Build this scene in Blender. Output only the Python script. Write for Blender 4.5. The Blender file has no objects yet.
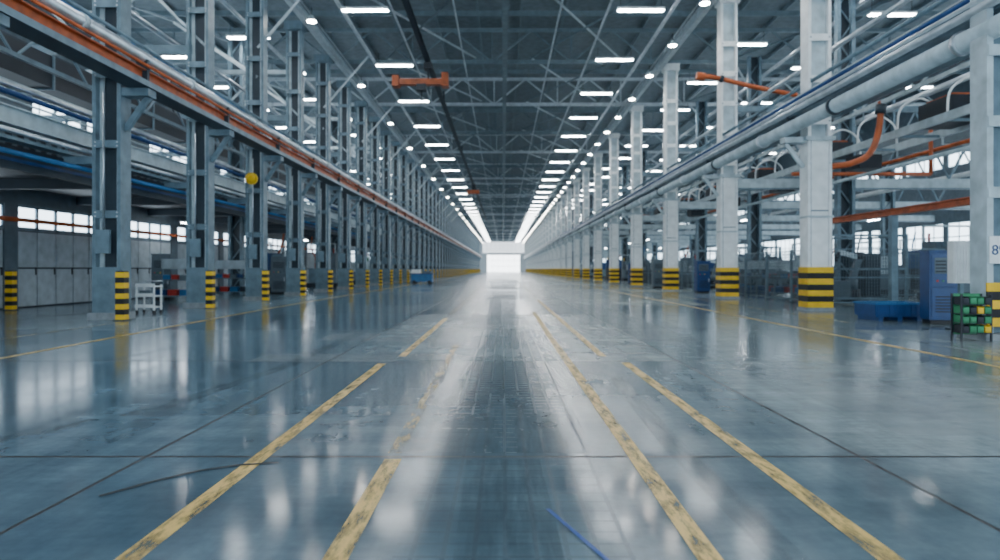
import bpy, math, random
from mathutils import Vector, Matrix
random.seed(7)
scene = bpy.context.scene
COL = scene.collection

# ------------------------------------------------------------ materials
def mat(name, col, rough=0.5, metal=0.0, var=0.12, nscale=3.0, emis=None, estr=0, bump=0.0, coat=0.0):
    m = bpy.data.materials.new(name); m.use_nodes = True
    nt = m.node_tree; b = nt.nodes['Principled BSDF']
    b.inputs['Roughness'].default_value = rough
    b.inputs['Metallic'].default_value = metal
    tc = nt.nodes.new('ShaderNodeTexCoord')
    n = nt.nodes.new('ShaderNodeTexNoise'); n.inputs['Scale'].default_value = nscale; n.inputs['Detail'].default_value = 5
    nt.links.new(tc.outputs['Object'], n.inputs['Vector'])
    r = nt.nodes.new('ShaderNodeValToRGB')
    r.color_ramp.elements[0].position = 0.3; r.color_ramp.elements[1].position = 0.7
    r.color_ramp.elements[0].color = (*[c*(1-var*1.6) for c in col], 1)
    r.color_ramp.elements[1].color = (*[min(1, c*(1+var)) for c in col], 1)
    nt.links.new(n.outputs['Fac'], r.inputs['Fac'])
    nt.links.new(r.outputs['Color'], b.inputs['Base Color'])
    if emis:
        b.inputs['Emission Color'].default_value = (*emis, 1); b.inputs['Emission Strength'].default_value = estr
    if bump:
        bp = nt.nodes.new('ShaderNodeBump'); bp.inputs['Strength'].default_value = bump
        nt.links.new(n.outputs['Fac'], bp.inputs['Height']); nt.links.new(bp.outputs['Normal'], b.inputs['Normal'])
    return m

M = {}
M['steel'] = mat('paint_blue_grey', (0.15, 0.23, 0.285), 0.42, var=0.2)
M['steel_d'] = mat('paint_dark_blue_grey', (0.02, 0.036, 0.052), 0.5)
M['steel_l'] = mat('paint_light_grey', (0.46, 0.56, 0.61), 0.4, var=0.15)
M['white'] = mat('paint_white', (0.85, 0.89, 0.90), 0.4, var=0.08)
M['silver'] = mat('pipe_galvanised', (0.66, 0.72, 0.77), 0.28, 0.8)
M['roof'] = mat('roof_deck', (0.19, 0.24, 0.27), 0.7)
M['truss'] = mat('truss_paint', (0.18, 0.25, 0.29), 0.5)
M['truss_l'] = mat('truss_light', (0.62, 0.70, 0.75), 0.45)
M['orange'] = mat('paint_orange_rust', (0.46, 0.095, 0.022), 0.45, var=0.25)
M['yellow'] = mat('paint_yellow', (0.92, 0.55, 0.01), 0.45)
M['black'] = mat('paint_black', (0.006, 0.007, 0.010), 0.5)
M['blue'] = mat('paint_blue', (0.008, 0.055, 0.19), 0.4)
M['blue_l'] = mat('paint_blue_light', (0.02, 0.15, 0.36), 0.4)
M['green'] = mat('plastic_green', (0.03, 0.26, 0.11), 0.5)
M['red'] = mat('plastic_red', (0.5, 0.03, 0.02), 0.45)
M['dark'] = mat('machine_dark', (0.012, 0.018, 0.028), 0.5)
M['grey'] = mat('machine_grey', (0.12, 0.165, 0.20), 0.5)
M['wall'] = mat('wall_panel', (0.11, 0.155, 0.19), 0.6)
M['endwall'] = mat('end_wall_cladding', (0.62, 0.68, 0.72), 0.6)
M['door'] = mat('door_panel', (0.42, 0.49, 0.54), 0.5)
M['conc'] = mat('concrete', (0.28, 0.31, 0.33), 0.8, bump=0.2, nscale=9)
M['lamp'] = mat('lamp_diffuser', (0.9, 0.9, 0.9), 0.5, emis=(0.92, 0.97, 1.0), estr=68)
M['lampr'] = mat('highbay_diffuser', (0.9, 0.9, 0.9), 0.5, emis=(1.0, 0.96, 0.88), estr=110)
M['win'] = mat('frosted_daylight_glass', (0.8, 0.85, 0.9), 0.3, emis=(0.72, 0.88, 1.0), estr=5.2)
M['winend'] = mat('gate_daylight_glass', (0.8, 0.85, 0.9), 0.3, emis=(0.92, 0.96, 1.0), estr=6)
M['hazeglow'] = mat('haze_glow_panel', (0.8, 0.85, 0.9), 0.3, emis=(0.88, 0.94, 1.0), estr=1.8)  # glow imitating far-end haze, also brightens the centre floor reflection
M['screen'] = mat('display_screen', (0.1, 0.3, 0.4), 0.2, emis=(0.3, 0.7, 1.0), estr=0.5)
M['mesh'] = mat('fence_wire', (0.12, 0.16, 0.19), 0.45, 0.4)
M['blue_tape'] = mat('blue_tape', (0.02, 0.10, 0.40), 0.4)

# ------------------------------------------------------------ mesh builder
class B:
    def __init__(s): s.v = []; s.f = []; s.m = []; s.sm = []; s.mats = []
    def mi(s, k):
        if k not in s.mats: s.mats.append(k)
        return s.mats.index(k)
    def box(s, c, d, k, rot=None):
        i = len(s.v); x, y, z = d[0]/2, d[1]/2, d[2]/2
        P = [Vector(p) for p in ((-x,-y,-z),(x,-y,-z),(x,y,-z),(-x,y,-z),(-x,-y,z),(x,-y,z),(x,y,z),(-x,y,z))]
        if rot is not None: P = [rot @ p for p in P]
        C = Vector(c)
        s.v += [tuple(p+C) for p in P]
        for q in ((0,3,2,1),(4,5,6,7),(0,1,5,4),(1,2,6,5),(2,3,7,6),(3,0,4,7)):
            s.f.append(tuple(i+a for a in q)); s.m.append(s.mi(k)); s.sm.append(False)
        return s
    def mm(s, a, b, k):
        return s.box([(a[i]+b[i])/2 for i in range(3)], [abs(b[i]-a[i]) for i in range(3)], k)
    def beam(s, a, b, w, h, k):
        a = Vector(a); b = Vector(b); d = b-a; L = d.length
        q = d.to_track_quat('Y', 'Z').to_matrix()
        return s.box((a+b)/2, (w, L, h), k, q)
    def ibeam(s, a, b, w, h, k, t=0.03):
        a = Vector(a); b = Vector(b); d = b-a; L = d.length
        q = d.to_track_quat('Y', 'Z').to_matrix(); c = (a+b)/2
        s.box(c, (t, L, h), k, q)
        s.box(c+q@Vector((0,0,h/2-t/2)), (w, L, t), k, q)
        s.box(c-q@Vector((0,0,h/2-t/2)), (w, L, t), k, q)
        return s
    def cyl(s, a, b, r, k, n=14, r2=None, cap=True):
        a = Vector(a); b = Vector(b); d = b-a; L = d.length
        q = d.to_track_quat('Z', 'Y').to_matrix(); i = len(s.v); r2 = r if r2 is None else r2
        for e, rr, o in ((0, r, a), (1, r2, b)):
            for j in range(n):
                t = 2*math.pi*j/n
                s.v.append(tuple(o + q@Vector((rr*math.cos(t), rr*math.sin(t), 0))))
        for j in range(n):
            s.f.append((i+j, i+(j+1)%n, i+n+(j+1)%n, i+n+j)); s.m.append(s.mi(k)); s.sm.append(True)
        if cap:
            s.f.append(tuple(i+j for j in reversed(range(n)))); s.m.append(s.mi(k)); s.sm.append(False)
            s.f.append(tuple(i+n+j for j in range(n))); s.m.append(s.mi(k)); s.sm.append(False)
        return s
    def tube(s, pts, r, k, n=10):
        P = [Vector(p) for p in pts]; out = []
        for i in range(len(P)-1):
            p0 = P[max(i-1,0)]; p1 = P[i]; p2 = P[i+1]; p3 = P[min(i+2, len(P)-1)]
            for j in range(6):
                t = j/6
                out.append(0.5*((2*p1)+(-p0+p2)*t+(2*p0-5*p1+4*p2-p3)*t*t+(-p0+3*p1-3*p2+p3)*t**3))
        out.append(P[-1])
        i0 = len(s.v)
        for i, o in enumerate(out):
            d = out[min(i+1, len(out)-1)]-out[max(i-1, 0)]
            q = d.to_track_quat('Z', 'Y').to_matrix()
            for j in range(n):
                t = 2*math.pi*j/n
                s.v.append(tuple(o+q@Vector((r*math.cos(t), r*math.sin(t), 0))))
        for i in range(len(out)-1):
            for j in range(n):
                a = i0+i*n+j; b = i0+i*n+(j+1)%n
                s.f.append((a, b, b+n, a+n)); s.m.append(s.mi(k)); s.sm.append(True)
        return s
    def mesh(s, name):
        me = bpy.data.meshes.new(name); me.from_pydata(s.v, [], s.f)
        for k in s.mats: me.materials.append(M[k])
        me.polygons.foreach_set('material_index', s.m)
        me.polygons.foreach_set('use_smooth', s.sm)
        me.update(); return me
    def obj(s, name, loc=(0,0,0), rz=0, bevel=0):
        return inst(s.mesh(name), name, loc, rz, bevel)

def inst(me, name, loc=(0,0,0), rz=0, bevel=0):
    o = bpy.data.objects.new(name, me); COL.objects.link(o)
    o.location = loc; o.rotation_euler = (0, 0, rz)
    if bevel:
        md = o.modifiers.new('bevel', 'BEVEL'); md.width = bevel; md.segments = 2; md.limit_method = 'ANGLE'
    return o

Y0, Y1 = -12.0, 292.0
XL, XR = -24.0, 32.0
ZR = 15.6   # roof
ZT = 13.3   # truss bottom chord

# ------------------------------------------------------------ floor
def floor_material():
    m = bpy.data.materials.new('polished_concrete'); m.use_nodes = True
    nt = m.node_tree; N = nt.nodes; L = nt.links; b = N['Principled BSDF']
    tc = N.new('ShaderNodeTexCoord'); sep = N.new('ShaderNodeSeparateXYZ'); L.new(tc.outputs['Object'], sep.inputs[0])
    def math_(op, a, b_=None, c=None):
        n = N.new('ShaderNodeMath'); n.operation = op
        for i, v in enumerate((a, b_, c)):
            if v is None: continue
            if isinstance(v, (int, float)): n.inputs[i].default_value = v
            else: L.new(v, n.inputs[i])
        return n.outputs[0]
    def noise(scale, vec, detail=5, rough=0.55):
        n = N.new('ShaderNodeTexNoise'); n.inputs['Scale'].default_value = scale; n.inputs['Detail'].default_value = detail
        n.inputs['Roughness'].default_value = rough; L.new(vec, n.inputs['Vector']); return n.outputs['Fac']
    def mapr(sc, loc=(0,0,0)):
        n = N.new('ShaderNodeMapping'); n.inputs['Scale'].default_value = sc; n.inputs['Location'].default_value = loc
        L.new(tc.outputs['Object'], n.inputs['Vector']); return n.outputs[0]
    def ramp(f, e):
        r = N.new('ShaderNodeValToRGB'); cr = r.color_ramp
        cr.elements[0].position = e[0][0]; cr.elements[0].color = e[0][1]
        cr.elements[1].position = e[-1][0]; cr.elements[1].color = e[-1][1]
        for p, c in e[1:-1]:
            x = cr.elements.new(p); x.color = c
        L.new(f, r.inputs[0]); return r.outputs[0]
    def mix(t, f, a, c):
        n = N.new('ShaderNodeMixRGB'); n.blend_type = t
        if isinstance(f, (int, float)): n.inputs[0].default_value = f
        else: L.new(f, n.inputs[0])
        for i, v in ((1, a), (2, c)):
            if isinstance(v, tuple): n.inputs[i].default_value = v
            else: L.new(v, n.inputs[i])
        return n.outputs[0]
    X, Y = sep.outputs[0], sep.outputs[1]
    ux = math_('DIVIDE', math_('SUBTRACT', X, 2.47), 4.94)
    uy = math_('DIVIDE', math_('SUBTRACT', Y, 4.62), 4.8)
    ix = math_('FLOOR', ux); iy = math_('FLOOR', uy)
    cmb = N.new('ShaderNodeCombineXYZ'); L.new(ix, cmb.inputs[0]); L.new(iy, cmb.inputs[1])
    wn = N.new('ShaderNodeTexWhiteNoise'); wn.noise_dimensions = '3D'; L.new(cmb.outputs[0], wn.inputs['Vector'])
    fx = math_('ABSOLUTE', math_('SUBTRACT', math_('FRACT', math_('ADD', ux, 0.5)), 0.5))
    fy = math_('ABSOLUTE', math_('SUBTRACT', math_('FRACT', math_('ADD', uy, 0.5)), 0.5))
    jx = math_('LESS_THAN', fx, 0.0030); jy = math_('LESS_THAN', fy, 0.0040)
    joint = math_('MAXIMUM', jx, jy)
    # small grip-tile grid in the centre lane
    gx = math_('LESS_THAN', math_('FRACT', math_('MULTIPLY', X, 7.0)), 0.16)
    gy = math_('LESS_THAN', math_('FRACT', math_('MULTIPLY', Y, 7.0)), 0.16)
    lane = math_('LESS_THAN', math_('ABSOLUTE', math_('SUBTRACT', X, 0.05)), 0.55)
    lane = math_('MULTIPLY', lane, math_('LESS_THAN', Y, 14.2))
    grid = math_('MULTIPLY', math_('MAXIMUM', gx, gy), lane)
    n1 = noise(0.45, tc.outputs['Object'], 8, 0.6)
    n2 = noise(1.0, mapr((3.0, 0.30, 1)), 6, 0.6)
    n3 = noise(14, tc.outputs['Object'], 4, 0.6)
    n4 = noise(1.0, mapr((0.35, 2.2, 1), (7, 3, 0)), 5, 0.6)
    n5 = noise(0.16, mapr((1, 0.6, 1), (11, 5, 0)), 3, 0.5)
    base = ramp(n1, [(0.3, (0.125, 0.180, 0.212, 1)), (0.52, (0.180, 0.240, 0.270, 1)), (0.72, (0.26, 0.325, 0.35, 1))])
    slab = ramp(wn.outputs['Value'], [(0.0, (0.66, 0.73, 0.78, 1)), (0.6, (1.0, 1.0, 1.0, 1)), (1.0, (1.5, 1.42, 1.32, 1))])
    base = mix('MULTIPLY', 1.0, base, slab)
    st = ramp(n2, [(0.35, (0.72, 0.72, 0.74, 1)), (0.65, (1.18, 1.18, 1.18, 1))])
    base = mix('MULTIPLY', 0.8, base, st)
    st2 = ramp(n4, [(0.38, (0.78, 0.80, 0.82, 1)), (0.62, (1.18, 1.18, 1.18, 1))])
    base = mix('MULTIPLY', 0.8, base, st2)
    sp = ramp(n3, [(0.3, (0.85, 0.85, 0.85, 1)), (0.7, (1.1, 1.1, 1.1, 1))])
    base = mix('MULTIPLY', 0.8, base, sp)
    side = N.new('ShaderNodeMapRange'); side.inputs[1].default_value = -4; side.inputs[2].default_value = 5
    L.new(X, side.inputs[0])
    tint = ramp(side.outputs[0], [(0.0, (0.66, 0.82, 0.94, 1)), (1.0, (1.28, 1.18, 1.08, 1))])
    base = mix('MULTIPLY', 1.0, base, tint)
    base = mix('MIX', math_('MULTIPLY', grid, 0.35), base, (0.05, 0.07, 0.085, 1))
    base = mix('MIX', joint, base, (0.008, 0.011, 0.015, 1))
    L.new(base, b.inputs['Base Color'])
    rr = math_('ADD', math_('MULTIPLY', n2, 0.12), math_('MULTIPLY', n4, 0.09))
    rr = math_('ADD', rr, math_('MULTIPLY', n5, 0.16))
    rr = math_('ADD', rr, math_('MULTIPLY', wn.outputs['Value'], 0.09))
    rr = math_('SUBTRACT', rr, 0.06)
    rr = math_('ADD', rr, math_('MULTIPLY', grid, 0.12))
    rr = math_('ADD', rr, math_('MULTIPLY', joint, 0.4))
    L.new(rr, b.inputs['Roughness'])
    b.inputs['IOR'].default_value = 1.5
    bp = N.new('ShaderNodeBump'); bp.inputs['Strength'].default_value = 0.05; bp.inputs['Distance'].default_value = 0.02
    hh = math_('SUBTRACT', math_('ADD', math_('MULTIPLY', n1, 0.6), math_('MULTIPLY', n3, 0.10)), math_('MULTIPLY', joint, 0.5))
    L.new(hh, bp.inputs['Height']); L.new(bp.outputs['Normal'], b.inputs['Normal'])
    return m
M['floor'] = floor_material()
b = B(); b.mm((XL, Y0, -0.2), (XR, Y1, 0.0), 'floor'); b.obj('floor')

def worn(name, col, lo, hi, sc=(6, 1.4, 1), amax=1.0, rough=0.35):
    m = bpy.data.materials.new(name); m.use_nodes = True; nt = m.node_tree; N = nt.nodes; L = nt.links; p = N['Principled BSDF']
    p.inputs['Roughness'].default_value = rough
    tc = N.new('ShaderNodeTexCoord'); mp = N.new('ShaderNodeMapping'); mp.inputs['Scale'].default_value = sc
    L.new(tc.outputs['Object'], mp.inputs[0])
    n = N.new('ShaderNodeTexNoise'); n.inputs['Scale'].default_value = 2.2; n.inputs['Detail'].default_value = 9; n.inputs['Roughness'].default_value = 0.7
    L.new(mp.outputs[0], n.inputs['Vector'])
    r = N.new('ShaderNodeValToRGB'); r.color_ramp.elements[0].position = lo; r.color_ramp.elements[1].position = hi
    r.color_ramp.elements[1].color = (amax, amax, amax, 1)
    L.new(n.outputs['Fac'], r.inputs[0])
    c = N.new('ShaderNodeValToRGB'); c.color_ramp.elements[0].color = (*[x*0.6 for x in col], 1); c.color_ramp.elements[1].color = (*col, 1)
    c.color_ramp.elements[0].position = 0.35; c.color_ramp.elements[1].position = 0.6
    L.new(n.outputs['Fac'], c.inputs[0]); L.new(c.outputs[0], p.inputs['Base Color']); L.new(r.outputs[0], p.inputs['Alpha'])
    return m
M['line'] = worn('line_paint_yellow', (0.88, 0.58, 0.16), 0.30, 0.54)
M['line_w'] = worn('line_paint_faded', (0.72, 0.56, 0.27), 0.40, 0.66, amax=0.8)
M['scuffp'] = worn('rubber_scuff', (0.04, 0.06, 0.075), 0.35, 0.85, (9, 0.8, 1), 0.5, 0.2)
M['skid'] = worn('rubber_skid', (0.008, 0.010, 0.014), 0.1, 0.35, (6, 6, 1), 0.95, 0.3)
M['pale'] = worn('pale_patch', (0.50, 0.56, 0.59), 0.30, 0.80, (0.8, 2.5, 1), 0.6, 0.25)  # lighter patchy tone laid over the floor
def stripe(name, pts, w, k, z=0.004):
    s = B(); P = [Vector((p[0], p[1], 0)) for p in pts]
    for i, p in enumerate(P):
        d = (P[min(i+1, len(P)-1)]-P[max(i-1, 0)]).normalized(); n = Vector((-d.y, d.x, 0))*w/2
        s.v += [tuple(p+n+Vector((0,0,z))), tuple(p-n+Vector((0,0,z)))]
    for i in range(len(P)-1):
        s.f.append((2*i+1, 2*i+3, 2*i+2, 2*i)); s.m.append(s.mi(k)); s.sm.append(False)
    return s.obj(name)
stripe('floor_line', [(-1.68, 1.5), (-1.66, 9.15)], 0.115, 'line')
stripe('floor_line', [(-1.50, 9.9), (-1.50, 17.5)], 0.11, 'line')
stripe('floor_line', [(-1.50, 19), (-1.50, 70)], 0.10, 'line_w')
stripe('floor_line', [(-0.75, 1.5), (-0.75, 4.55)], 0.115, 'line')
stripe('floor_line', [(-0.76, 4.7), (-0.80, 11.5)], 0.10, 'line_w')
stripe('floor_line', [(0.93, 1.5), (0.90, 12.6), (0.93, 20)], 0.115, 'line')
stripe('floor_line', [(1.74, 1.5), (1.70, 9.25)], 0.12, 'line')
stripe('floor_line', [(1.48, 9.9), (1.46, 28)], 0.115, 'line')
stripe('floor_line', [(1.50, 30), (1.5, 90)], 0.10, 'line_w')
stripe('floor_line', [(6.65, 2), (6.5, 16), (6.3, 60), (6.3, 150)], 0.11, 'line')
stripe('floor_line', [(-7.2, 2), (-7.3, 10), (-7.7, 22), (-7.7, 150)], 0.11, 'line')
stripe('floor_line', [(8.4, 16.2), (8.4, 60)], 0.10, 'line_w')
stripe('floor_line', [(-9.3, 6), (-9.3, 16)], 0.10, 'line_w')
stripe('blue_tape_mark', [(0.24, 3.6), (0.33, 3.35), (0.47, 2.95)], 0.022, 'blue_tape', 0.006)
stripe('tyre_scuff', [(-2.30, 3.80), (-2.12, 4.08), (-1.95, 4.28), (-1.75, 4.40), (-1.50, 4.46)], 0.035, 'skid', 0.007)
stripe('tyre_scuff', [(-0.05, 4.7), (-0.05, 9.3)], 1.4, 'scuffp', 0.002)
stripe('tyre_scuff', [(0.05, 1.6), (0.0, 4.55)], 0.5, 'scuffp', 0.002)
stripe('tyre_scuff', [(1.35, 8), (1.25, 4.7), (1.3, 2)], 0.18, 'scuffp', 0.0025)
stripe('tyre_scuff', [(-3.9, 5), (-3.2, 6.2), (-2.9, 9), (-2.9, 14)], 0.22, 'scuffp', 0.0025)
stripe('pale_mark', [(-3.6, 9.75), (-1.5, 9.75)], 0.9, 'pale', 0.0025)
stripe('pale_mark', [(-3.4, 12.8), (-1.7, 12.8)], 1.3, 'pale', 0.0025)
stripe('pale_mark', [(3.0, 12), (3.0, 24)], 1.2, 'pale', 0.0025)
stripe('pale_mark', [(4.4, 5.2), (4.4, 9.2)], 2.6, 'pale', 0.0025)
stripe('pale_mark', [(-0.5, 14.5), (-0.5, 30)], 0.9, 'pale', 0.0025)

# ------------------------------------------------------------ roof + trusses
b = B(); b.mm((XL, Y0, ZR), (XR, Y1, ZR+0.2), 'roof')
b.obj('ceiling')
b = B(); x = XL+1
while x < XR:
    b.mm((x-0.06, Y0, ZR-0.22), (x+0.06, Y1, ZR), 'truss'); x += 2.4
b.obj('roof_purlins')
def truss_mesh(light=False):
    t = B(); k = 'truss_l' if light else 'truss'
    a, c = XL+0.1, XR-0.1
    t.mm((a, -0.11, ZT), (c, 0.11, ZT+0.20), k); t.mm((a, -0.1, ZR-0.45), (c, 0.1, ZR-0.25), k)
    n = 24; dx = (c-a)/n
    for i in range(n):
        x0 = a+i*dx; x1 = x0+dx
        z0, z1 = (ZT+0.1, ZR-0.35)
        if i % 2: z0, z1 = z1, z0
        t.beam((x0, 0, z0), (x1, 0, z1), 0.09, 0.09, k)
        if i % 2 == 0: t.beam((x0, 0, ZT), (x0, 0, ZR-0.3), 0.08, 0.08, k)
    return t.mesh('roof_truss')
tm = truss_mesh(); tml = truss_mesh(True)
tys = [9+10*i for i in range(29)]
for i, y in enumerate(tys): inst(tml if i % 2 == 0 else tm, 'roof_truss', (0, y, 0))
b = B(); b.mm((XL+.1, -0.07, ZT+0.9), (XR-.1, 0.07, ZT+1.15), 'truss'); 
me = b.mesh('roof_tie_beam')
for y in tys: inst(me, 'roof_tie_beam', (0, y+5, 0))
b = B()
for y in tys[:14]:
    for x0 in (-22, -16, -4.2, 4.2, 16, 24):
        b.beam((x0-2.6, y, ZT+0.35), (x0+2.6, y+10, ZT+0.35), 0.08, 0.08, 'truss_l')
        b.beam((x0+2.6, y, ZT+0.30), (x0-2.6, y+10, ZT+0.30), 0.08, 0.08, 'truss')
b.obj('roof_bracing')
b = B()
b.ibeam((0.1, Y0, ZT-0.15), (0.1, Y1, ZT-0.15), 0.26, 0.4, 'truss')
b.obj('ridge_beam')
for x in (-9.3, 9.1):
    b = B(); b.ibeam((x, Y0, ZT-0.2), (x, Y1, ZT-0.2), 0.25, 0.45, 'truss_l')
    o = x+0.5*(-1 if x > 0 else 1)
    b.mm((o-0.03, Y0, ZT-0.35), (o+0.03, Y1, ZT-0.28), 'silver')
    b.obj('eaves_beam')
b = B()
for x, z, r in ((-7.2, 12.9, 0.09), (-5.0, 13.0, 0.05), (-2.2, 13.1, 0.04), (2.6, 13.05, 0.05), (4.7, 12.9, 0.06), (7.5, 12.8, 0.09), (-11.5, 12.3, 0.09), (-15, 11.6, 0.12), (14.8, 12.3, 0.09), (18.9, 12.0, 0.12)):
    b.cyl((x, Y0+.5, z), (x, Y1-1, z), r, 'silver', 8)
b.obj('sprinkler_pipes')
b = B(); b.ibeam((-4.0, 26, 12.3), (-3.7, 150, 12.3), 0.20, 0.30, 'steel_d')
for y in (26.5, 45, 65, 85, 105, 125, 145): b.mm((-4.05, y, 12.45), (-3.95, y+.1, ZT), 'steel_d')
b.obj('hoist_rail')
b = B()
b.mm((-5.6, 34.6, 10.9), (-3.0, 35.0, 11.2), 'orange'); b.mm((-5.75, 34.5, 10.8), (-5.4, 35.1, 11.35), 'orange'); b.mm((-3.2, 34.5, 10.8), (-2.85, 35.1, 11.5), 'orange')
b.cyl((-3.9, 34.8, 11.2), (-3.9, 34.8, 12.1), 0.05, 'steel_d'); b.box((-3.9, 34.8, 11.85), (0.4, 0.6, 0.3), 'dark')
b.mm((-4.5, 34.5, 10.6), (-4.0, 35.1, 10.9), 'dark'); b.cyl((-4.25, 34.8, 10.6), (-4.25, 34.8, 9.9), 0.025, 'black'); 
b.obj('overhead_hoist')
b = B(); b.mm((-4.6, 85, 10.9), (-3.0, 85.5, 11.4), 'orange'); b.box((-3.75, 85.2, 11.75), (0.5, 0.6, 0.7), 'dark'); b.cyl((-3.75, 85.2, 10.9), (-3.75, 85.2, 10.0), 0.04, 'black'); b.obj('overhead_hoist')

# lights
b = B()
b.box((0, 0, 0), (2.1, 0.34, 0.10), 'white'); b.box((0, 0, -0.065), (2.0, 0.26, 0.03), 'lamp')
for x in (-.9, .9): b.cyl((x, 0, 0.05), (x, 0, 0.62), 0.012, 'steel_d', 6)
lm = b.mesh('ceiling_light')
for x, st, y in ((-6.1, 8, 29.5), (6.1, 7, 29.5), (-12.6, 6, 9), (-17.5, 6, 6), (-21.5, 9, 8), (12.4, 7, 6), (17.5, 8, 6), (26, 12, 6)):
    while y-st > 0: y -= st
    while y < 285:
        inst(lm, 'ceiling_light', (x, y, ZT-0.50)); y += st
b = B(); b.cyl((0,0,-.05), (0,0,.2), .22, 'steel_l', 14, r2=.1); b.cyl((0,0,-.08), (0,0,-.05), .19, 'lampr', 14); b.cyl((0,0,.2), (0,0,.55), .02, 'steel_d', 6)
hb = b.mesh('high_bay_lamp')
for i in range(52):
    inst(hb, 'high_bay_lamp', (8.35, 12+5.2*i, ZT-0.95)); 
    if i % 2: inst(hb, 'high_bay_lamp', (-8.5, 14+5.2*i, ZT-0.95))
b = B(); b.box((0, 0, 0), (0.2, 1.5, 0.08), 'white'); b.box((0, 0, -0.05), (0.10, 1.4, 0.03), 'lamp')
for y in (-.6, .6): b.cyl((0, y, .04), (0, y, .22), .01, 'steel_d', 6)
tl = b.mesh('tube_light')
for i in range(13): inst(tl, 'tube_light', (16.0, 34+10*i, 4.58)); inst(tl, 'tube_light', (24.5, 34+10*i, 4.58))
for i in range(12): inst(tl, 'tube_light', (-14.6, 31+9*i, 3.46))  # extra lamps added to brighten the bay under the mezzanine

# ------------------------------------------------------------ columns, left
def stripes(t, x0, x1, y0, y1, z0, z1, n):
    h = (z1-z0)/n
    for i in range(n):
        t.mm((x0, y0, z0+i*h), (x1, y1, z0+(i+1)*h), 'yellow' if i % 2 == 0 else 'black')
def left_col():
    t = B()
    t.mm((-0.42, -0.36, 0), (0.42, 0.36, 0.18), 'conc')
    for sx in (-1, 1):
        t.mm((sx*0.32-0.045, -0.24, 0.18), (sx*0.32+0.045, 0.24, ZT-0.4), 'steel')
        t.mm((sx*0.22-0.055, -0.06, 0.18), (sx*0.22+0.055, 0.04, ZT-0.4), 'steel_l')
    t.mm((-0.25, -0.02, 0.18), (0.25, 0.02, ZT-0.4), 'steel_d')
    t.mm((-0.365, -0.245, 0.18), (0.365, -0.20, 1.35), 'steel')
    z = 2.6
    while z < ZT-1:
        t.mm((-0.32, -0.245, z), (0.32, -0.21, z+0.20), 'steel'); z += 1.8
        for sx in (-0.28, 0.28):
            for dz in (0.05, 0.15): t.cyl((sx, -0.265, z-1.8+dz), (sx, -0.23, z-1.8+dz), 0.02, 'silver', 6)
    t.mm((0.34, -0.2, 5.75), (1.05, 0.2, 5.95), 'steel'); t.beam((0.36, 0, 4.9), (0.95, 0, 5.75), 0.12, 0.14, 'steel')
    t.mm((-1.2, -0.15, 4.0), (-0.34, 0.15, 4.2), 'steel')
    t.mm((-0.44, -0.34, ZT-0.4), (0.44, 0.34, ZT), 'steel')
    t.mm((-0.22, -0.34, 1.7), (0.12, -0.24, 2.3), 'steel'); t.cyl((-0.05, -0.28, 2.3), (-0.05, -0.28, 5.8), 0.025, 'silver', 8)
    return t.mesh('steel_column')
lc = left_col()
ly = [2.0, 7.0, 12.1]+[17.3+5.08*i for i in range(53)]
for y in ly: inst(lc, 'steel_column', (-10.15, y, 0))
t = B(); stripes(t, -0.11, 0.11, -0.11, 0.11, 0.02, 1.22, 9); t.mm((-0.15, -0.15, 0), (0.15, 0.15, 0.03), 'steel_d'); t.mm((-0.10, -0.10, 1.22), (0.10, 0.10, 1.25), 'black')
bm_ = t.mesh('safety_bollard')
for y in ly: inst(bm_, 'safety_bollard', (-9.60, y-0.5, 0))
inst(bm_, 'safety_bollard', (-15.5, 21.0, 0))

# ------------------------------------------------------------ columns, right
def right_col(k='white', base=True):
    t = B()
    t.mm((-0.44, -0.36, 0), (0.44, 0.36, 0.10), 'conc')
    if base: stripes(t, -0.40, 0.40, -0.33, 0.33, 0.10, 1.36, 7)
    for s in (-1, 1): t.mm((s*0.33-0.045, -0.29, 1.3), (s*0.33+0.045, 0.29, 5.3), k)
    t.mm((-0.28, -0.245, 1.3), (0.28, 0.24, 5.3), k)
    t.mm((-0.285, -0.25, 1.3), (-0.25, -0.242, 5.3), 'steel')
    t.mm((-0.28, -0.252, 3.1), (0.28, -0.24, 3.14), 'steel')
    t.mm((-0.39, -0.30, 2.9), (0.39, 0.30, 2.96), 'steel_l')
    t.mm((-0.46, -0.36, 5.3), (0.46, 0.36, 5.42), 'steel_l')
    t.mm((-0.36, -0.27, 5.42), (-0.26, 0.27, ZT-0.4), k); t.mm((0.26, -0.27, 5.42), (0.36, 0.27, ZT-0.4), k)
    t.mm((-0.26, -0.10, 5.42), (0.26, -0.04, ZT-0.4), 'steel_l')
    z = 5.8
    while z < ZT-1:
        t.mm((-0.34, -0.29, z), (0.34, -0.26, z+0.22), k)
        for sx in (-.29, .29): t.cyl((sx, -.31, z+.11), (sx, -.28, z+.11), .025, 'steel', 6)
        z += 1.3
    for zz in (1.9, 4.6):
        for sx in (-0.3, 0.3): t.cyl((sx, -0.33, zz), (sx, -0.28, zz), 0.03, 'silver', 8)
    t.mm((-0.46, -0.34, ZT-0.4), (0.46, 0.34, ZT), k)
    t.mm((0.40, -0.05, 1.4), (0.46, 0.05, ZT-0.5), 'steel')
    t.mm((-1.05, -0.18, 5.25), (-0.37, 0.18, 5.42), 'steel_l'); t.beam((-0.40, 0, 4.5), (-0.95, 0, 5.25), 0.1, 0.12, 'steel_l')
    return t.mesh('painted_column')
rc = right_col()
ry = [21.0, 29.3]+[39.2+10*i for i in range(25)]
for y in ry: inst(rc, 'painted_column', (9.85, y, 0), bevel=0.012)
inst(rc, 'painted_column', (9.85, 3.0, 0))
t = B()
t.mm((-0.45, -0.4, 0), (0.45, 0.4, 0.12), 'conc')
for sx in (-0.25, 0.25): t.mm((sx-0.06, -0.22, 0.1), (sx+0.06, 0.22, ZT-0.1), 'steel_l')
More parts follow.
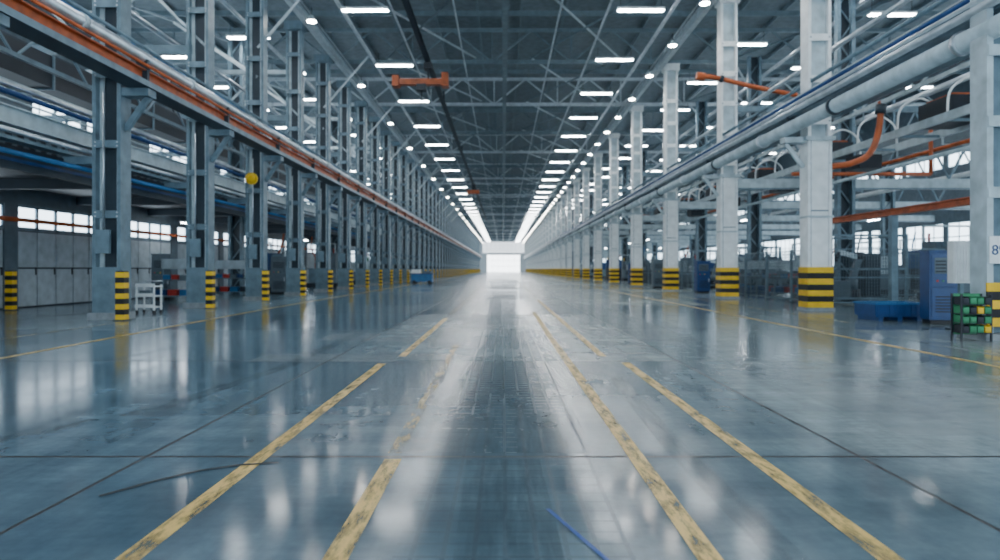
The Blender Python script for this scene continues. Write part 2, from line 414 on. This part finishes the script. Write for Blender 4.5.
t.mm((-0.2, -0.04, 0.1), (0.2, 0.04, ZT-0.1), 'steel')
stripes(t, -0.33, 0.33, -0.26, -0.225, 0.25, 1.05, 5)
t.mm((-0.28, -0.25, 1.4), (0.12, -0.23, 1.9), 'white')
for z in (2.6, 3.9, 5.2, 6.5): t.mm((-0.3, -0.25, z), (0.3, -0.22, z+0.2), 'steel_l')
t.obj('steel_column', (9.15, 12.4, 0))
cu = bpy.data.curves.new('number_sign', 'FONT'); cu.body = '89'; cu.size = 0.26; cu.extrude = 0.004; cu.align_x = 'CENTER'
cu.materials.append(M['blue']); o = bpy.data.objects.new('number_sign', cu); COL.objects.link(o)
o.location = (9.03, 12.143, 1.56); o.rotation_euler = (math.radians(90), 0, 0)

t = B()
for sx in (-0.3, 0.3):
    t.mm((sx-0.07, -0.15, 0), (sx+0.07, 0.15, ZT), 'steel')
z = 0.2
s = 1
while z < ZT-0.9:
    t.beam((-0.28*s, 0, z), (0.28*s, 0, z+0.75), 0.05, 0.05, 'steel'); z += 0.75; s = -s
t.mm((-0.23, 0.1, 0), (0.23, 0.14, ZT), 'steel_d')
m2 = t.mesh('lattice_column')
for i in range(26): inst(m2, 'lattice_column', (14.2, 17.7+10*i, 0))
for i in range(14): inst(m2, 'lattice_column', (22.5, 19+20*i, 0))
for i in range(13): inst(m2, 'lattice_column', (-13.6, 14+20*i, 0))

# ------------------------------------------------------------ left pipe & runway
b = B(); yE = 286
b.cyl((-9.35, Y0+1, 6.8), (-9.35, yE, 6.8), 0.15, 'silver', 16)
for y in ly: b.mm((-9.5, y-0.06, 6.0), (-9.2, y+0.06, 6.72), 'steel_d')
for i in range(50): b.cyl((-9.35, i*5.08+14.7, 6.8), (-9.35, i*5.08+14.85, 6.8), 0.18, 'steel_l', 16)
b.obj('main_pipe')
b = B(); b.ibeam((-9.35, Y0+1, 6.3), (-9.35, yE, 6.3), 0.26, 0.32, 'orange'); b.cyl((-9.15, Y0+1, 6.53), (-9.15, yE, 6.53), 0.04, 'orange', 8); b.obj('crane_runway')
b = B(); b.mm((-9.62, Y0+1, 5.95), (-9.05, yE, 6.02), 'steel_d'); b.mm((-9.08, Y0+1, 5.95), (-9.04, yE, 6.1), 'steel'); b.cyl((-9.8, Y0+1, 7.35), (-9.8, yE, 7.35), 0.05, 'steel', 8); b.obj('cable_tray')
b = B()
b.ibeam((-11.1, Y0+1, 4.75), (-11.1, yE, 4.75), 0.24, 0.42, 'steel_l'); b.cyl((-10.9, Y0+1, 4.38), (-10.9, yE, 4.38), 0.06, 'silver', 8)
b.cyl((-10.9, Y0+1, 3.9), (-10.9, yE, 3.9), 0.06, 'blue_l', 8); b.mm((-11.3, Y0+1, 4.2), (-10.98, yE, 4.28), 'steel')
b.obj('service_girder')
b = B(); b.mm((-16, Y0+1, 4.0), (-11.3, 150, 4.15), 'dark'); b.mm((-11.4, Y0+1, 3.6), (-11.3, 150, 4.1), 'steel_d'); b.mm((-11.3, Y0+1, 3.78), (-11.28, 150, 3.86), 'blue')
for i in range(64):
    y = Y0+2+i*2.5; b.mm((-11.5, y, 4.15), (-11.45, y+.05, 5.25), 'steel')
    if i % 2 == 0: b.mm((-16, y, 3.7), (-11.4, y+.15, 4.0), 'steel_d')
for z in (4.7, 5.25): b.cyl((-11.47, Y0+1, z), (-11.47, 150, z), 0.025, 'steel_l', 6)
b.obj('mezzanine_platform')
def lattice(name, x, z0, z1, y0, y1, k='steel', step=1.6):
    t = B(); t.mm((x-.06, y0, z0), (x+.06, y1, z0+.12), k); t.mm((x-.06, y0, z1-.12), (x+.06, y1, z1), k)
    y = y0; s = 0
    while y < y1-step:
        a, c = (z0, z1) if s == 0 else (z1, z0)
        t.beam((x, y, a), (x, y+step, c), 0.06, 0.06, k); y += step; s = 1-s
    t.obj(name)
lattice('lattice_girder', -12.9, 6.9, 8.3, -8, 160, 'steel')
lattice('lattice_girder', -16.5, 9.0, 10.6, -8, 160, 'steel_d')
lattice('lattice_girder', 12.2, 6.6, 7.6, 10, 160, 'steel_l')
lattice('lattice_girder', 16.2, 8.6, 9.9, 10, 160, 'steel_d')
b = B(); b.mm((-15.6, 0, 7.0), (-14.2, 120, 8.0), 'dark')
for i in range(40): b.mm((-15.65, i*3, 6.95), (-14.15, i*3+.08, 8.05), 'steel')
b.obj('ventilation_duct')
t = B(); t.mm((-1.2, -1.6, 0), (1.2, 1.6, .2), 'steel_d'); t.mm((-1.1, -1.5, .2), (1.1, 1.5, 1.5), 'dark'); t.mm((-.8, -1.1, 1.5), (.8, .4, 1.9), 'grey')
t.cyl((0, 1, 1.5), (0, 1, 2.3), .3, 'steel', 12)
for i in range(6): t.mm((1.1, -1.3+i*.45, .4), (1.13, -1.1+i*.45, 1.3), 'grey')
ah = t.mesh('air_handling_unit')
for i in range(20): inst(ah, 'air_handling_unit', (-14.2, 6+i*6.3, 4.15))
b = B()
for z, x, k in ((5.6, -12, 'blue'), (5.9, -12.3, 'silver'), (6.6, -14, 'steel_l'), (8.8, -12.4, 'blue_l'), (9.3, -11.6, 'silver'), (2.9, -15.7, 'orange')):
    b.cyl((x, Y0+1, z), (x, 200, z), 0.07, k, 8)
b.obj('service_pipes')
t = B(); t.mm((-24, -0.1, 8.5), (-10.4, 0.1, 8.8), 'steel'); t.mm((-24, -0.1, 10.8), (-10.4, 0.1, 11.0), 'steel_l')
for x in (-22, -18, -14): t.beam((x, 0, 8.8), (x+2, 0, 10.8), 0.08, 0.08, 'steel_l'); t.beam((x+4, 0, 8.8), (x+2, 0, 10.8), 0.08, 0.08, 'steel_l')
cm = t.mesh('cross_frame')
for i in range(24): inst(cm, 'cross_frame', (0, 22.4+10.16*i, 0))
b = B()
for i in range(12):
    y = 17.3+10.16*i
    b.beam((-10.1, y, 9.2), (-16, y+5, ZT), 0.12, 0.12, 'truss_l'); b.beam((-10.1, y, 10.4), (-7.6, y, ZT), 0.09, 0.09, 'truss_l')
b.obj('column_braces')

# ------------------------------------------------------------ right pipes & runway
b = B()
b.cyl((9.0, Y0+1, 5.72), (9.0, yE, 5.72), 0.20, 'steel_l', 20)
for i in range(60): b.cyl((9.0, 3+i*5, 5.72), (9.0, 3.12+i*5, 5.72), 0.24, 'steel_d' if i % 2 else 'silver', 20)
b.obj('main_pipe')
b = B(); b.ibeam((9.15, Y0+1, 6.3), (9.15, yE, 6.3), 0.34, 0.50, 'steel'); b.mm((9.08, Y0+1, 6.55), (9.16, yE, 6.64), 'silver')
b.cyl((8.86, Y0+1, 6.14), (8.86, yE, 6.14), 0.085, 'silver', 12); b.cyl((8.88, Y0+1, 6.42), (8.88, yE, 6.42), 0.045, 'blue', 8); b.cyl((8.84, Y0+1, 6.30), (8.84, yE, 6.30), 0.045, 'silver', 8)
for y in ry+[12.4]: b.mm((8.95, y-.05, 5.95), (9.5, y+.05, 6.1), 'steel_d')
b.obj('crane_runway')
b = B(); b.cyl((10.5, Y0+1, 6.9), (10.5, yE, 6.9), 0.09, 'silver', 10); b.cyl((9.6, Y0+1, 7.15), (9.6, yE, 7.15), 0.06, 'steel', 8); b.mm((10.4, Y0+1, 6.2), (10.8, yE, 6.26), 'steel')
b.obj('cable_tray')
t = B(); t.mm((10.3, -0.12, 4.85), (31.8, 0.12, 5.25), 'steel_l'); t.mm((10.3, -0.14, 4.80), (31.8, 0.14, 4.85), 'steel')
t.mm((10.3, -0.08, 8.2), (31.8, 0.08, 8.45), 'steel')
for i in range(7): t.beam((10.6+3*i, 0, 5.25), (12.1+3*i, 0, 8.2), 0.07, 0.07, 'steel'); t.beam((13.6+3*i, 0, 5.25), (12.1+3*i, 0, 8.2), 0.07, 0.07, 'steel')
cg = t.mesh('cross_girder')
for y in ry[1:]: inst(cg, 'cross_girder', (0, y, 0))
b = B(); b.tube([(8.5, 28.6, 9.55), (9.2, 28.6, 9.5), (10.6, 28.6, 9.15), (12.6, 28.6, 8.75)], 0.10, 'orange', 12); b.cyl((8.3, 28.6, 9.58), (8.65, 28.6, 9.54), 0.17, 'orange', 14)
b.cyl((9.3, 28.6, 9.48), (9.45, 28.6, 9.44), 0.15, 'steel_d', 14); b.obj('orange_pipe')
b = B(); b.tube([(10.3, 21.5, 3.7), (10.4, 21.5, 4.5), (11.2, 21.5, 4.7), (11.8, 21.5, 5.0), (12.1, 21.5, 5.7), (12.2, 21.5, 6.7)], 0.10, 'orange', 12)
b.cyl((12.17, 21.5, 6.3), (12.2, 21.5, 6.6), 0.16, 'steel_d', 12); b.obj('orange_pipe')
b = B(); b.cyl((10.4, 24, 4.72), (15.4, 24, 4.72), 0.07, 'orange', 10); b.cyl((15.4, 24, 4.72), (15.4, 24, 6.3), 0.07, 'orange', 10); b.obj('orange_pipe')
b = B(); b.ibeam((12, 15.5, 3.05), (12, 26, 3.05), 0.2, 0.20, 'orange'); b.mm((11.9, 20.4, 0), (12.1, 20.6, 2.95), 'steel'); b.mm((11.9, 25.5, 0), (12.1, 25.7, 2.95), 'steel'); b.mm((11.9, 16, 0), (12.1, 16.2, 2.95), 'steel')
b.obj('monorail_beam')
b = B()
for x in (12.6, 14.0): b.mm((x-.05, 16, 5.5), (x+.05, 90, 5.75), 'steel_l')
for i in range(30):
    y = 16.5+i*2.4; b.mm((12.6, y, 5.5), (14, y+.08, 5.58), 'steel')
    if i < 14: b.tube([(12.6, y, 5.75), (12.7, y, 6.4), (13.3, y, 6.75), (13.9, y, 6.4), (14.0, y, 5.75)], 0.035, 'white', 8)
    if i % 3 == 0: b.box((13.3, y+0.9, 5.2), (0.8, 1.0, 0.5), 'dark'); b.cyl((13.3, y+.9, 6.7), (13.3, y+.9, 8.6), 0.03, 'steel_l', 6)
    if i % 3 == 1: b.box((13.3, y+0.9, 5.95), (1.0, 1.5, 0.7), 'dark'); b.box((13.3, y+0.9, 6.34), (0.7, 1.2, 0.1), 'orange')
b.obj('overhead_conveyor')
b = B(); b.mm((17.2, 14, 6.2), (19.0, 100, 7.2), 'grey')
for i in range(29): b.mm((17.15, 14+i*3, 6.15), (19.05, 14.08+i*3, 7.25), 'steel_l')
b.obj('ventilation_duct')
b = B()
for x, z, k, r in ((11.4, 8.9, 'silver', .09), (11.9, 4.4, 'steel_l', .06), (15.2, 7.6, 'silver', .12), (15.6, 5.6, 'orange', .07), (20.5, 7.8, 'blue_l', .08), (21, 5.6, 'white', .12)):
    b.cyl((x, 8, z), (x, 220, z), r, k, 10)
b.obj('service_pipes')

# ------------------------------------------------------------ walls with windows
def wall_side(name, x, s, bands):
    t = B(); z = 0
    for z0, z1 in bands+[(ZR, ZR)]:
        if z0 > z: t.mm((x, Y0, z), (x+s*0.25, Y1, z0), 'wall')
        z = z1
    y = Y0
    while y < Y1:
        for z0, z1 in bands: t.mm((x, y, z0), (x+s*0.25, y+0.5, z1), 'wall')
        y += 5.0
    t.obj(name)
def window(x, y0, y1, z0, z1, nx, nz, k='win'):
    t = B(); t.mm((x-.02, y0, z0), (x+.02, y1, z1), k)
    for i in range(nx+1):
        y = y0+(y1-y0)*i/nx; t.mm((x-.06, y-.04, z0), (x+.06, y+.04, z1), 'steel_l')
    for i in range(nz+1):
        z = z0+(z1-z0)*i/nz; t.mm((x-.06, y0, z-.04), (x+.06, y1, z+.04), 'steel_l')
    return t
wall_side('wall_left', XL, -1, [(2.2, 4.2), (9.2, 11.8)])
wall_side('wall_right', XR, 1, [(1.6, 4.6), (8.6, 11.4)])
c = 1
for side, x, bands in (('L', XL-0.12, ((2.2, 4.2), (9.2, 11.8))), ('R', XR+0.12, ((1.6, 4.6), (8.6, 11.4)))):
    for z0, z1 in bands:
        wmesh = window(0, 0.5, 5.0, z0, z1, 4, 3).mesh('window')
        y = Y0
        while y < Y1-1:
            inst(wmesh, 'window_%d' % c, (x, y, 0)); c += 1; y += 5.0
def glazing(y, s, k, W0, W1, z0, z1, num, nx, nz):
    t = B(); t.mm((W0, y+s*.13, z0), (W1, y+s*.17, z1), k)
    for i in range(nx+1): x = W0+(W1-W0)*i/nx; t.mm((x-.06, y+s*.06, z0), (x+.06, y+s*.22, z1), 'steel_l')
    for i in range(nz+1):
        z = z0+(z1-z0)*i/nz; t.mm((W0, y+s*.06, max(0, z-.06)), (W1, y+s*.22, z+.06), 'steel_l')
    t.obj('window_%d' % num)
# far gable: glazed gate, header beam, glowing band above standing in for far haze
t = B()
t.mm((XL, Y1, 0), (-7.0, Y1+.3, 7.5), 'endwall'); t.mm((7.4, Y1, 0), (XR, Y1+.3, 7.5), 'endwall')
t.mm((XL, Y1, 7.5), (XR, Y1+.3, 8.3), 'endwall'); t.mm((XL, Y1, 8.3), (-9, Y1+.3, ZR), 'endwall'); t.mm((9.4, Y1, 8.3), (XR, Y1+.3, ZR), 'endwall')
t.mm((-9, Y1, 13.2), (9.4, Y1+.3, ZR), 'endwall'); t.obj('wall_far')
glazing(Y1, 1, 'winend', -7.0, 7.4, 0, 7.5, c, 6, 3)
glazing(Y1, 1, 'hazeglow', -9, 9.4, 8.3, 13.2, c+1, 10, 3)
t = B(); t.mm((XL, Y0, 0), (-16, Y0-.3, ZR), 'wall'); t.mm((20, Y0, 0), (XR, Y0-.3, ZR), 'wall'); t.mm((-16, Y0, 11), (20, Y0-.3, ZR), 'wall'); t.obj('wall_back')
glazing(Y0, -1, 'win', -16, 20, 0, 11, c+2, 12, 5)  # added glowing grid behind the camera, fill light for the foreground

b = B(); yA, yB = 16.0, 70.0
b.mm((-16.2, yA, 3.45), (-16, yB, 4.0), 'wall')
y = yA
while y < yB:
    b.mm((-16.2, y, 0), (-16, y+0.6, 3.45), 'wall'); y += 5.4
b.mm((-16.2, yB-.6, 0), (-16, yB, 3.45), 'wall')
b.obj('wall_partition')
for i in range(10):
    y0 = yA+0.6+5.4*i; y1 = y0+4.8
    t = B(); n = 5
    for j in range(n):
        a = y0+(y1-y0)*j/n; e = y0+(y1-y0)*(j+1)/n
        t.mm((-16.12, a+.03, 0.05), (-16.04, e-.03, 1.3), 'door'); t.mm((-16.12, a+.03, 1.36), (-16.04, e-.03, 2.55), 'door')
        t.mm((-16.03, e-.12, 1.1), (-16.0, e-.08, 1.35), 'black')
        t.mm((-16.10, a+.08, 2.70), (-16.07, e-.08, 3.35), 'win')
    t.mm((-16.15, y0, 0), (-16.10, y1, 2.62), 'steel_d'); t.mm((-16.13, y0, 2.58), (-16.03, y1, 2.70), 'steel'); t.mm((-16.13, y0, 3.35), (-16.03, y1, 3.45), 'steel')
    for j in range(n+1):
        a = y0+(y1-y0)*j/n; t.mm((-16.13, a-.06, 2.6), (-16.03, a+.06, 3.45), 'steel')
    t.obj('door_%d' % (i+1))

# ------------------------------------------------------------ equipment
def cabinet(h=1.7, w=0.72, d=0.55, k='blue', scr=False):
    t = B()
    t.mm((-w/2+.04, -d/2+.04, 0), (w/2-.04, d/2-.04, 0.1), 'black')
    t.mm((-w/2, -d/2, 0.1), (w/2, d/2, h), k)
    t.mm((-w/2+.04, -d/2-.025, 0.16), (w/2-.04, -d/2, h*0.50), k); t.mm((-w/2+.04, -d/2-.025, h*0.52), (w/2-.04, -d/2, h-.05), k)
    t.mm((-w/2+.10, -d/2-.035, h*0.70), (w/2-.10, -d/2-.02, h*0.92), 'grey')
    for i in range(4): t.mm((-w/2+.12, -d/2-.045, h*.72+i*.08), (w/2-.12, -d/2-.03, h*.72+i*.08+.035), 'dark')
    for i in range(6): t.mm((-w/2+.12, -d/2-.035, 0.28+i*.07), (w/2-.12, -d/2-.02, 0.31+i*.07), 'dark')
    for i in range(4): t.cyl((-w/2+.16+i*.12, -d/2-.05, h*0.6), (-w/2+.16+i*.12, -d/2-.02, h*0.6), 0.025, ('red', 'green', 'yellow', 'black')[i], 10)
    t.mm((w/2-.1, -d/2-.06, h*.35), (w/2-.07, -d/2-.02, h*.46), 'silver')
    t.mm((-w/2-.02, -d/2-.02, h), (w/2+.02, d/2+.02, h+.04), k)
    return t.mesh('control_cabinet')
cb = cabinet(); inst(cb, 'control_cabinet', (10.45, 15.9, 0), rz=-0.2, bevel=0.008)
cbg = cabinet(1.9, 0.8, 0.5, 'grey')
t = B(); w, d, h = 1.25, 0.9, 0.46
for x in (-.5, 0, .5): t.mm((x-.06, -d/2, 0), (x+.06, d/2, 0.1), 'blue')
t.mm((-w/2, -d/2, .1), (w/2, d/2, .14), 'blue')
for s in (-1, 1):
    t.mm((s*w/2-.02, -d/2, .14), (s*w/2+.02, d/2, h), 'blue'); t.mm((-w/2, s*d/2-.02, .14), (w/2, s*d/2+.02, h), 'blue')
    t.mm((-w/2-.04, s*d/2-.04, h-.05), (w/2+.04, s*d/2+.04, h), 'blue_l'); t.mm((s*w/2-.04, -d/2, h-.05), (s*w/2+.04, d/2, h), 'blue_l')
for i in range(9): x = -w/2+.07+i*(w-.14)/8; t.mm((x-.015, -d/2-.035, .14), (x+.015, -d/2, h-.05), 'blue')
bin_ = t.mesh('pallet_bin'); inst(bin_, 'pallet_bin', (9.9, 17.1, 0), rz=0.05)
inst(bin_, 'pallet_bin', (12.7, 33.5, 0)); 
t = B(); w, h = 0.5, 0.85
for x in (-w/2, w/2):
    for y in (-.15, .15): t.mm((x-.015, y-.015, 0), (x+.015, y+.015, h), 'dark')
for r in range(4):
    z = 0.16+r*.17; t.mm((-w/2, -.16, z-.015), (w/2, .16, z), 'dark')
    for q in range(4):
        x = -w/2+.065+q*.123; k = 'green' if (r+q) % 3 else 'dark'
        if (r*5+q*3) % 7 == 2: k = 'yellow'
        t.mm((x-.05, -.18, z), (x+.05, .12, z+.03), k); t.mm((x-.05, -.18, z), (x+.05, -.165, z+.11), k); t.mm((x-.052, -.18, z), (x-.042, .12, z+.13), k); t.mm((x+.042, -.18, z), (x+.052, .12, z+.13), k)
t.mm((-w/2, .15, .1), (w/2, .17, h), 'green')
rk = t.mesh('parts_rack'); inst(rk, 'parts_rack', (8.5, 12.1, 0), rz=-.1)
t = B(); t.mm((-.04, -.04, 0), (.04, .04, 1.2), 'steel')
t.mm((-.22, -.1, 1.0), (.22, .1, 1.9), 'white')
for i in range(7): t.mm((-.2+i*.06, -.13, 1.04), (-.175+i*.06, -.1, 1.86), 'white')
t.mm((-.2, -.2, 0), (.2, .2, .04), 'steel_d')
t.obj('heater_unit', (9.75, 14.2, 0))
t = B(); L_ = 2.4; H_ = 2.0
for x in (0, L_): t.mm((x-.04, -.04, 0), (x+.04, .04, H_+.05), 'steel'); t.mm((x-.09, -.09, 0), (x+.09, .09, .02), 'steel_d')
for z in (.12, H_/2, H_): t.mm((0, -.02, z-.02), (L_, .02, z+.02), 'steel')
n = 24
for i in range(1, n): t.mm((L_*i/n-.006, -.006, .12), (L_*i/n+.006, .006, H_), 'mesh')
for i in range(1, 16): z = .12+(H_-.12)*i/16; t.mm((0, -.006, z-.005), (L_, .006, z+.005), 'mesh')
fp = t.mesh('wire_fence_panel')
for i in range(3): inst(fp, 'wire_fence_panel', (11.4+2.45*i, 23.5, 0))
for i in range(4): inst(fp, 'wire_fence_panel', (11.3, 23.7+2.45*i, 0), rz=math.pi/2)
for i in range(4): inst(fp, 'wire_fence_panel', (15.5+2.45*i, 30.5, 0))
for i in range(6): inst(fp, 'wire_fence_panel', (11.4, 40+2.45*i, 0), rz=math.pi/2)
def machine(seed):
    R = random.Random(seed); t = B(); w = R.uniform(2.2, 3.2); d = R.uniform(1.6, 2.2); h = R.uniform(1.9, 2.6)
    t.mm((-w/2, -d/2, 0), (w/2, d/2, .3), 'dark'); t.mm((-w/2+.1, -d/2+.1, .3), (w/2-.3, d/2-.1, h*.55), R.choice(['grey', 'steel', 'dark']))
    t.mm((-w/2+.1, 0, h*.55), (w/2-.9, d/2-.1, h), R.choice(['grey', 'steel_l', 'blue']))
    t.mm((-w/2+.4, -d/2+.07, .7), (w/2-1.0, -d/2+.11, h*.5), 'dark')
    t.cyl((-w/4, -.25, h*.55), (-w/4, -.25, h*.8), .18, 'silver', 14); t.mm((-w/4-.25, -.55, h*.8), (-w/4+.25, .1, h*.98), 'steel')
    t.mm((w/2-.6, -d/2-.1, .95), (w/2-.1, -d/2+.1, 1.5), 'steel_l'); t.mm((w/2-.50, -d/2-.12, 1.15), (w/2-.22, -d/2-.1, 1.35), 'screen')
    t.mm((w/2-.4, -d/2, .3), (w/2-.3, -d/2+.1, 1.0), 'steel')
    for x in (-w/2+.15, w/2-.2):
        t.mm((x-.04, d/2-.2, h), (x+.04, d/2-.12, h+.7), 'steel_l')
    t.mm((-w/2+.15, d/2-.2, h+.62), (w/2-.2, d/2-.12, h+.7), 'steel_l')
    t.tube([(w/4, .3, h*.55), (w/4, .3, h*.9), (w/4+.3, .2, h+.3), (w/4+.3, 0, h+1.2)], .05, R.choice(['black', 'orange', 'blue_l']), 8)
    t.cyl((-w/2+.3, d/2-.3, h), (-w/2+.3, d/2-.3, h+.35), .05, R.choice(['yellow', 'red', 'green']), 10)
    return t.mesh('machine_tool')
ms = [machine(i) for i in range(6)]
R = random.Random(3)
for i in range(22):
    inst(ms[i % 6], 'machine_tool', (-13.0, 38.5+i*10, 0), rz=math.pi/2*R.choice([1, 0, 2]))
for i in range(12): inst(ms[(i*2) % 6], 'machine_tool', (-20, 18+i*9, 0))
for i in range(16):
    inst(ms[(i+2) % 6], 'machine_tool', (14.2, 52.7+i*10, 0), rz=math.pi/2*R.choice([0, 1, 2]))
for i in range(14):
    inst(ms[(i+1) % 6], 'machine_tool', (18.6, 27+i*6.5, 0), rz=math.pi/2*R.choice([0, 1]))
    inst(ms[(i+3) % 6], 'machine_tool', (26, 28+i*6.5, 0), rz=math.pi/2*R.choice([0, 1]))
t = B()
for x in (-1.4, 1.4):
    for y in (-1.2, 1.2): t.mm((x-.05, y-.05, 0), (x+.05, y+.05, 2.6), 'steel')
for z in (.2, 1.3, 2.55):
    for y in (-1.2, 1.2): t.mm((-1.4, y-.03, z-.04), (1.4, y+.03, z+.04), 'steel')
    for x in (-1.4, 1.4): t.mm((x-.03, -1.2, z-.04), (x+.03, 1.2, z+.04), 'steel')
t.cyl((0, 0, 0), (0, 0, .5), .3, 'dark', 16); t.cyl((0, 0, .5), (0, 0, .9), .22, 'grey', 16); t.beam((0, 0, .85), (.3, 0, 1.8), .2, .22, 'grey')
t.beam((.3, 0, 1.75), (-.6, -.2, 1.95), .16, .18, 'steel_l'); t.cyl((-.6, -.2, 1.95), (-.75, -.25, 1.6), .07, 'dark', 10); t.cyl((.15, 0, 1.8), (.45, 0, 1.8), .17, 'dark', 14)
t.mm((-1.2, -.9, .2), (-.5, .2, .85), 'grey'); t.mm((.7, .3, .2), (1.3, 1.1, 1.9), 'steel_d')
rcell = t.mesh('robot_cell')
for p in ((13.6, 26.0), (14.5, 39.5), (14.5, 46)): inst(rcell, 'robot_cell', (*p, 0))
t = B(); w = 2.0
for x in (-w/2+.05, w/2-.05):
    for y in (-.35, .35): t.mm((x-.03, y-.03, 0), (x+.03, y+.03, .85), 'steel')
t.mm((-w/2, -.4, .85), (w/2, .4, .9), 'grey'); t.mm((-w/2, -.38, .25), (w/2, .38, .28), 'steel')
for i, k in enumerate(('grey', 'blue_l', 'red', 'grey', 'blue', 'steel_l')): 
    x = -w/2+.2+i*.32; t.mm((x-.13, -.3, .9), (x+.13, .1, .93), k); t.mm((x-.13, -.3, .93), (x+.13, -.28, 1.05), k)
    for s in (-.125, .125): t.mm((x+s-.01, -.3, .93), (x+s+.01, .1, 1.08), k)
for i, k in enumerate(('blue', 'red', 'blue_l', 'dark')): x = -w/2+.3+i*.45; t.mm((x-.18, -.3, .28), (x+.18, .25, .5), k)
for x in (-w/2+.05, w/2-.05): t.mm((x-.02, .34, .9), (x+.02, .38, 1.7), 'steel')
t.mm((-w/2, .34, 1.3), (w/2, .37, 1.7), 'steel_l')
wb = t.mesh('workbench')
for p in ((12.6, 31.0), (12.7, 29.2), (14.6, 33), (16.6, 22.0), (12.9, 36.5), (-12.5, 26), (-12.4, 30.5), (20.2, 21.5)): inst(wb, 'workbench', (*p, 0))
for p, g in (((10.9, 36.5), 0), ((10.7, 46), 1), ((10.8, 55.5), 0), ((17.4, 19.0), 1), ((14.9, 20.2), 0), ((12.9, 18.6), 1), ((-11.7, 35), 1), ((-14.5, 28.5), 1), ((10.9, 66), 0), ((10.9, 76), 0)):
    inst(cbg if g else cb, 'control_cabinet', (*p, 0))
t = B()
for x in (-.25, .25):
    for y in (-.2, .2): t.mm((x-.02, y-.02, .1), (x+.02, y+.02, .85), 'white'); t.cyl((x-.015, y, .06), (x+.015, y, .06), .06, 'black', 12)
for z in (.18, .5, .78): t.mm((-.28, -.23, z), (.28, .23, z+.03), 'white'); t.mm((-.28, -.23, z+.03), (.28, -.21, z+.1), 'white')
t.mm((-.2, -.15, .53), (.1, .15, .68), 'grey'); t.cyl((-.27, .25, .95), (.27, .25, .95), .015, 'silver', 8)
t.obj('tool_trolley', (-10.3, 19.4, 0))
t = B(); t.mm((-.9, -.6, .2), (.9, .6, .9), 'blue_l'); t.mm((-.95, -.65, .85), (.95, .65, .93), 'blue'); t.mm((-.9, -.55, .93), (-.2, .55, 1.25), 'white'); t.mm((.0, -.5, .93), (.8, .5, 1.1), 'grey')
for x in (-.65, .65):
    for y in (-.62, .62): t.cyl((x, y-.05, .16), (x, y+.05, .16), .16, 'black', 14)
t.cyl((-.9, 0, .9), (-1.25, 0, 1.2), .03, 'silver', 8)
t.obj('parts_cart', (-7.0, 58, 0)); 
t = B(); t.cyl((0, 0, 0), (0, -.12, 0), .24, 'yellow', 24); t.cyl((0, -.12, 0), (0, -.16, 0), .18, 'yellow', 24, r2=.1); t.mm((-.03, 0, -.05), (.03, .25, .05), 'steel_d')
t.obj('warning_beacon', (-10.15, 26.98, 4.95))

# ------------------------------------------------------------ world + camera
w = bpy.data.worlds.new('world'); scene.world = w; w.use_nodes = True
bg = w.node_tree.nodes['Background']; bg.inputs[0].default_value = (0.72, 0.86, 1.0, 1); bg.inputs[1].default_value = 1.0

cam = bpy.data.cameras.new('camera'); co = bpy.data.objects.new('camera', cam); COL.objects.link(co)
co.location = (0, 0, 1.3); co.rotation_euler = (math.radians(90), 0, 0)
cam.sensor_width = 36; cam.lens = 24.0; cam.clip_end = 600; cam.clip_start = 0.05
cam.shift_x = -0.003; cam.shift_y = -0.011
cam.dof.use_dof = True; cam.dof.focus_distance = 5.5; cam.dof.aperture_fstop = 1.3
scene.camera = co
